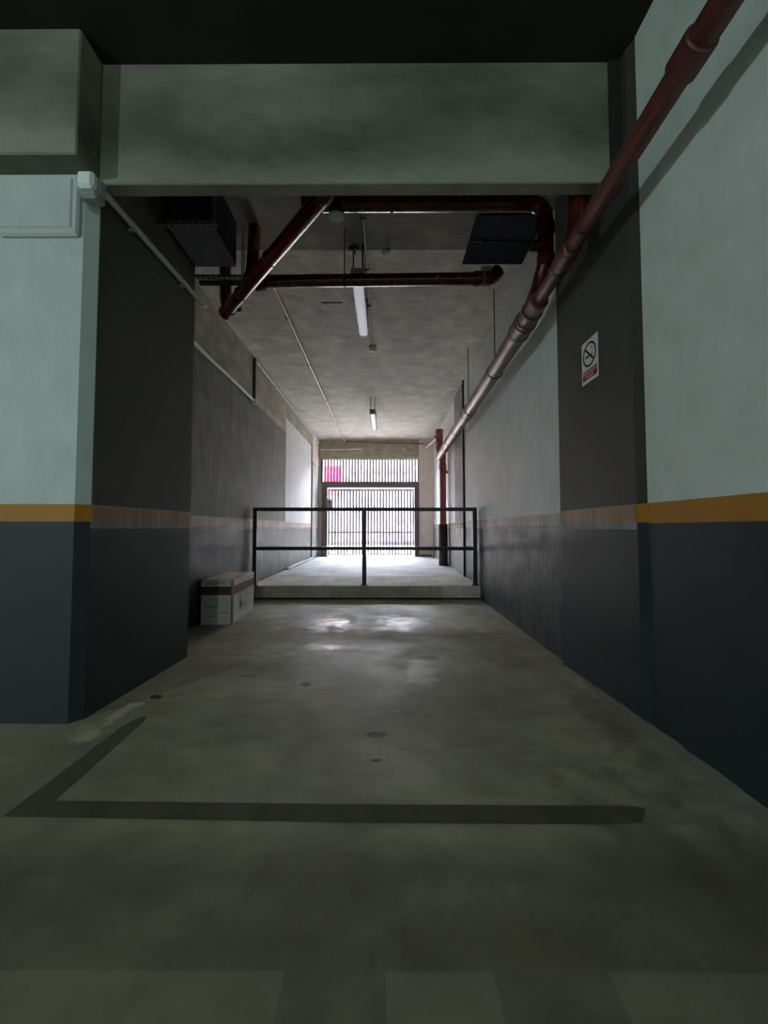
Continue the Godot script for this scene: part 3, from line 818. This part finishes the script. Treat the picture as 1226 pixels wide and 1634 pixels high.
func build_ceiling_fittings() -> void:
	detector(p(0.004, 3.86, 3.73), "round smoke detector on the ceiling right of the conduit", 0.8)
	detector(p(-0.195, 3.86, 5.76), "round smoke detector at the far end of the ceiling conduit", 1.2)
	# ceiling hatch of two leaves
	var o := thing("ceiling_hatch", "dark blue grey hatch in the ceiling near the right wall", "hatch", p(1.10, 3.86, 3.57))
	part("frame", box(Vector3(-0.30, -0.018, -0.34), Vector3(0.32, 0.0, 0.34), 0.004), M["hatch paint"], o)
	part("leaf", box(Vector3(-0.27, -0.028, 0.02), Vector3(0.28, -0.016, 0.31), 0.003), M["hatch light"], o)
	part("leaf", box(Vector3(-0.27, -0.028, -0.31), Vector3(0.28, -0.016, 0.0), 0.003), M["hatch paint"], o)
	part("handle", box(Vector3(-0.28, -0.04, 0.0), Vector3(-0.18, -0.026, 0.02), 0.004), M["rubber"], o)
	# hanging duct on slotted channels and threaded rods
	o = thing("hanging_duct", "dull grey sheet metal duct hanging at upper left on slotted channels", "duct", p(-1.5, 3.4, 3.08))
	part("casing", box(Vector3(-0.17, 0.012, -0.22), Vector3(0.183, 0.40, 0.28), 0.008), M["duct dark"], o)
	part("bottom_panel", box(Vector3(-0.17, 0.0, -0.222), Vector3(0.185, 0.014, 0.282), 0.004), M["duct sheet"], o)
	for z in [0.27, -0.335]:
		var ch := part("channel", box(Vector3(-0.25, -0.03, z - 0.02), Vector3(0.225, -0.002, z + 0.02), 0.003), M["galvanised steel"], o)
		var st := begin()
		for i in 9:
			add_box(st, Vector3(-0.22 + i * 0.048, -0.022, z + 0.019), Vector3(-0.195 + i * 0.048, -0.010, z + 0.0215))
			add_box(st, Vector3(-0.22 + i * 0.048, -0.0325, z - 0.006), Vector3(-0.195 + i * 0.048, -0.029, z + 0.006))
		part("slots", st.commit(), M["rubber"], ch).set_meta("kind", "stuff")
		part("hanger_rod", pipe([Vector3(0.205, -0.05, z), Vector3(0.205, 0.47, z)], 0.005, 0, 8), M["galvanised steel"], o)
		part("nut", collar(Vector3(0.205, -0.05, z), Vector3.UP, 0.012, 0.016), M["galvanised steel"], o)
	part("insulation_strip", box(Vector3(-0.20, -0.085, -0.36), Vector3(0.19, -0.05, -0.32), 0.006), M["rubber"], o)

func tube_lamp(x: float, y: float, d0: float, d1: float, label: String, top: float) -> void:
	var o := thing("tube_lamp", label, "lamp", p(x, y, (d0 + d1) / 2.0), 0.0, "tube lamps down the passage")
	var h := (d1 - d0) / 2.0
	part("housing", box(Vector3(-0.062, 0.035, -h), Vector3(0.062, 0.10, h), 0.012), M["lamp housing"], o)
	part("diffuser", box(Vector3(-0.052, -0.01, -h + 0.03), Vector3(0.052, 0.045, h - 0.03), 0.02), M["opal diffuser"], o)
	for s in [-1.0, 1.0]:
		part("end_cap", box(Vector3(-0.060, -0.006, s * (h - 0.015) - 0.02), Vector3(0.060, 0.05, s * (h - 0.015) + 0.02), 0.01), M["lamp housing"], o)
		for x1 in [-0.045, 0.045]:
			part("suspension_rod", pipe([Vector3(x1, 0.09, s * (h - 0.12)), Vector3(x1, top - y, s * (h - 0.12))], 0.006, 0, 8), M["rubber"], o)
	var al := AreaLight3D.new()
	al.name = "diffuser_light"
	o.add_child(al, true)
	al.position = Vector3(0, -0.014, 0)
	al.rotation.x = -PI / 2
	al.area_size = Vector2(0.10, 2.0 * h - 0.08)
	al.light_color = Color(0.95, 0.95, 1.0)
	al.light_energy = 0.014
	al.area_range = 30.0
	al.area_attenuation = 2.0
	al.shadow_enabled = true
	for k in 4:
		for s in [-1.0, 1.0]:
			part("clip", box(Vector3(s * 0.060 - 0.008, 0.02, -h + 0.18 + k * (2 * h - 0.36) / 3.0 - 0.015), Vector3(s * 0.060 + 0.008, 0.06, -h + 0.18 + k * (2 * h - 0.36) / 3.0 + 0.015), 0.003), M["galvanised steel"], o)

func build_lamps() -> void:
	tube_lamp(-0.268, 3.45, 3.52, 4.66, "white tube lamp hanging right behind the crossing red pipe", 3.86)
	tube_lamp(-0.268, 3.45, 7.85, 9.2, "white tube lamp hanging farther back towards the gate", 3.86)
	var o := thing("junction_box", "small round junction box with two knobs over the near end of the tube lamp", "junction box", p(-0.31, 3.86, 3.70))
	part("plate", box(Vector3(-0.05, -0.03, -0.05), Vector3(0.05, 0.0, 0.05), 0.01), M["rubber"], o)
	for s in [-1.0, 1.0]:
		part("knob", lathe(Vector3(s * 0.035, -0.02, 0), Vector3(s * 0.035, -1, 0), [Vector2(0.022, 0), Vector2(0.024, 0.02), Vector2(0.012, 0.034), Vector2(0, 0.035)]), M["white plastic"], o)
	# unseen lamps behind the camera: left from the shadows, second added as fill
	for q in [[-5.5, 3.2, 10.5, "lit tube lamp hung behind the camera at the left"], [0.4, 7.4, 5.5, "added fill lamp straight behind the camera"]]:
		var l := thing("garage_or_fill_lamp", q[3], "lamp", Vector3(q[0], 2.80, q[1]))
		part("housing", box(Vector3(-0.075, 0.03, -0.62), Vector3(0.075, 0.09, 0.62), 0.012), M["lamp housing"], l)
		part("tube", pipe([Vector3(0, 0.01, -0.58), Vector3(0, 0.01, 0.58)], 0.018, 0, 12), M["tube glow"], l)
		for s in [-1.0, 1.0]:
			part("suspension_rod", pipe([Vector3(0, 0.08, s * 0.5), Vector3(0, 1.15, s * 0.5)], 0.006, 0, 8), M["rubber"], l)
		var om := OmniLight3D.new()
		om.name = "lamp_light"
		l.add_child(om, true)
		om.position = Vector3(0, -0.06, 0)
		om.light_color = Color(0.885, 0.985, 1.0)
		om.light_energy = q[2]
		om.light_size = 0.05
		om.omni_range = 30.0
		om.omni_attenuation = 2.0
		om.shadow_enabled = true

func build_left_front() -> void:
	# framed cover on the pale wall
	var o := thing("wall_cover", "square pale green cover panel high on the left wall under the concrete beam", "panel", p(-2.04, 2.81, 2.2))
	part("rim", box(Vector3(-0.232, 0.0, -0.01), Vector3(0.238, 0.345, 0.028), 0.012), M["pale green paint"], o)
	part("face", box(Vector3(-0.222, 0.038, 0.02), Vector3(0.204, 0.342, 0.036), 0.008), M["pale green paint"], o)
	o = thing("junction_box", "white plastic box under the beam at the corner of the left wall", "junction box", p(-1.715, 2.99, 2.17))
	part("back_plate", box(Vector3(-0.075, 0.035, -0.03), Vector3(0.062, 0.142, 0.03), 0.012), M["grey plastic"], o)
	part("lid", box(Vector3(-0.045, 0.045, 0.02), Vector3(0.052, 0.145, 0.075), 0.016), M["white plastic"], o)
	part("lower_case", box(Vector3(-0.04, 0.0, -0.03), Vector3(0.062, 0.045, 0.055), 0.014), M["grey plastic"], o)
	part("gland", pipe([Vector3(0.045, 0.09, 0.0), Vector3(0.045, 0.10, -0.045)], 0.02, 0, 12), M["grey plastic"], o)

# ---------------------------------------------------------------- sign and carton

func letters(s: String, height: float, depth := 0.0006) -> TextMesh:
	var t := TextMesh.new()
	var f := SystemFont.new()
	f.font_names = PackedStringArray(["Droid Sans"])
	f.font_weight = 700
	t.font = f
	t.text = s
	t.font_size = 32
	t.pixel_size = height / 23.0
	t.depth = depth
	return t

func build_sign() -> void:
	var o := thing("no_smoking_sign", "white sign with barred cigarette ring over a red text field on dark column", "sign", p(1.43, 2.12, 2.65), -PI / 2)
	part("plate", box(Vector3(-0.105, 0, 0), Vector3(0.105, 0.302, 0.004), 0.001), M["sign white"], o)
	part("ban_ring", ring(0.072, 0.086, 0.0012), M["sign black"], o, Vector3(0, 0.193, 0.004))
	var st := begin()
	add_box(st, Vector3(-0.076, -0.007, 0), Vector3(0.076, 0.007, 0.0014), 0, Transform3D(Basis(Vector3(0, 0, 1), -PI / 4), Vector3.ZERO))
	part("ban_bar", st.commit(), M["sign black"], o, Vector3(0, 0.193, 0.004))
	var cig := part("cigarette", box(Vector3(-0.055, -0.007, 0), Vector3(0.030, 0.007, 0.0012)), M["sign black"], o, Vector3(0, 0.183, 0.004))
	part("filter_tip", box(Vector3(0.034, -0.007, 0), Vector3(0.046, 0.007, 0.0012)), M["sign pink"], cig)
	var smoke := begin()
	add_pipe(smoke, [Vector3(0.040, 0.018, 0), Vector3(0.046, 0.03, 0), Vector3(0.022, 0.04, 0), Vector3(0.040, 0.056, 0), Vector3(0.012, 0.062, 0)], 0.0035, 0.008, 8)
	part("smoke_mark", smoke.commit(), M["sign grey"], o, Vector3(0, 0.183, 0.0035))
	part("text_field", box(Vector3(-0.092, 0.022, 0), Vector3(0.092, 0.090, 0.0008)), M["sign red"], o, Vector3(0, 0, 0.004))
	part("lettering", letters("PROHIBIDO", 0.0235), M["sign pink"], o, Vector3(0, 0.0705, 0.0052))
	part("lettering", letters("FUMAR", 0.022), M["sign pink"], o, Vector3(0, 0.0405, 0.0052))

func build_carton() -> void:
	var o := thing("carton", "pale cardboard carton with dark red band on the floor by the left wall", "box", p(-1.935, 0, 4.80), deg_to_rad(2.4))
	var w := 0.177
	var l := 0.405
	var h := 0.505
	part("body", box(Vector3(-w, 0, -l), Vector3(w, h - 0.004, l), 0.004), M["carton board"], o)
	for s in [-1.0, 1.0]:
		part("top_flap", box(Vector3(minf(0.002 * s, w * s), h - 0.004, -l), Vector3(maxf(0.002 * s, w * s), h + 0.002, l), 0.002), M["carton top"], o)
	part("printed_band", box(Vector3(-w - 0.001, 0.335, -l - 0.001), Vector3(w + 0.001, 0.430, l + 0.001)), M["carton band"], o)
	part("corner_tape", box(Vector3(w - 0.018, 0.0, l - 0.03), Vector3(w + 0.0018, h - 0.004, l + 0.0018), 0.001), M["carton edge tape"], o)
	part("corner_crease", box(Vector3(w - 0.002, 0.0, l - 0.034), Vector3(w + 0.0022, h - 0.01, l - 0.028)), M["carton band"], o)
	# handling mark on the long side: bordered field, bottle, glass and an arc
	var m := part("handling_mark", box(Vector3(w, 0.105, -0.10), Vector3(w + 0.0008, 0.325, 0.19)), M["carton board"], o)
	for q in [[0.105, 0.111, -0.10, 0.19], [0.319, 0.325, -0.10, 0.19], [0.105, 0.325, 0.182, 0.19], [0.105, 0.325, -0.10, -0.092]]:
		part("border_line", box(Vector3(w, q[0], q[2]), Vector3(w + 0.0014, q[1], q[3])), M["carton print"], m)
	var bt := begin()
	add_box(bt, Vector3(w, 0.13, 0.09), Vector3(w + 0.0016, 0.21, 0.15), 0.0004)
	add_box(bt, Vector3(w, 0.21, 0.105), Vector3(w + 0.0016, 0.24, 0.135), 0.0004)
	add_box(bt, Vector3(w, 0.24, 0.112), Vector3(w + 0.0016, 0.29, 0.128), 0.0004)
	part("bottle_mark", bt.commit(), M["carton print"], m)
	part("glass_mark", box(Vector3(w, 0.13, 0.0), Vector3(w + 0.0016, 0.22, 0.06), 0.0005), M["carton print yellow"], m)
	part("arc_mark", box(Vector3(w, 0.13, -0.07), Vector3(w + 0.0016, 0.20, -0.055), 0.0005), M["carton print"], m)
	for q in [[-0.11, -0.03, 0.455], [-0.02, 0.09, 0.462], [-0.13, 0.02, 0.20], [0.03, 0.13, 0.13], [-0.10, -0.02, 0.09]]:
		part("print_smudge", box(Vector3(q[0], q[2], l), Vector3(q[1], q[2] + 0.012, l + 0.0012)), M["carton smudge"], o)
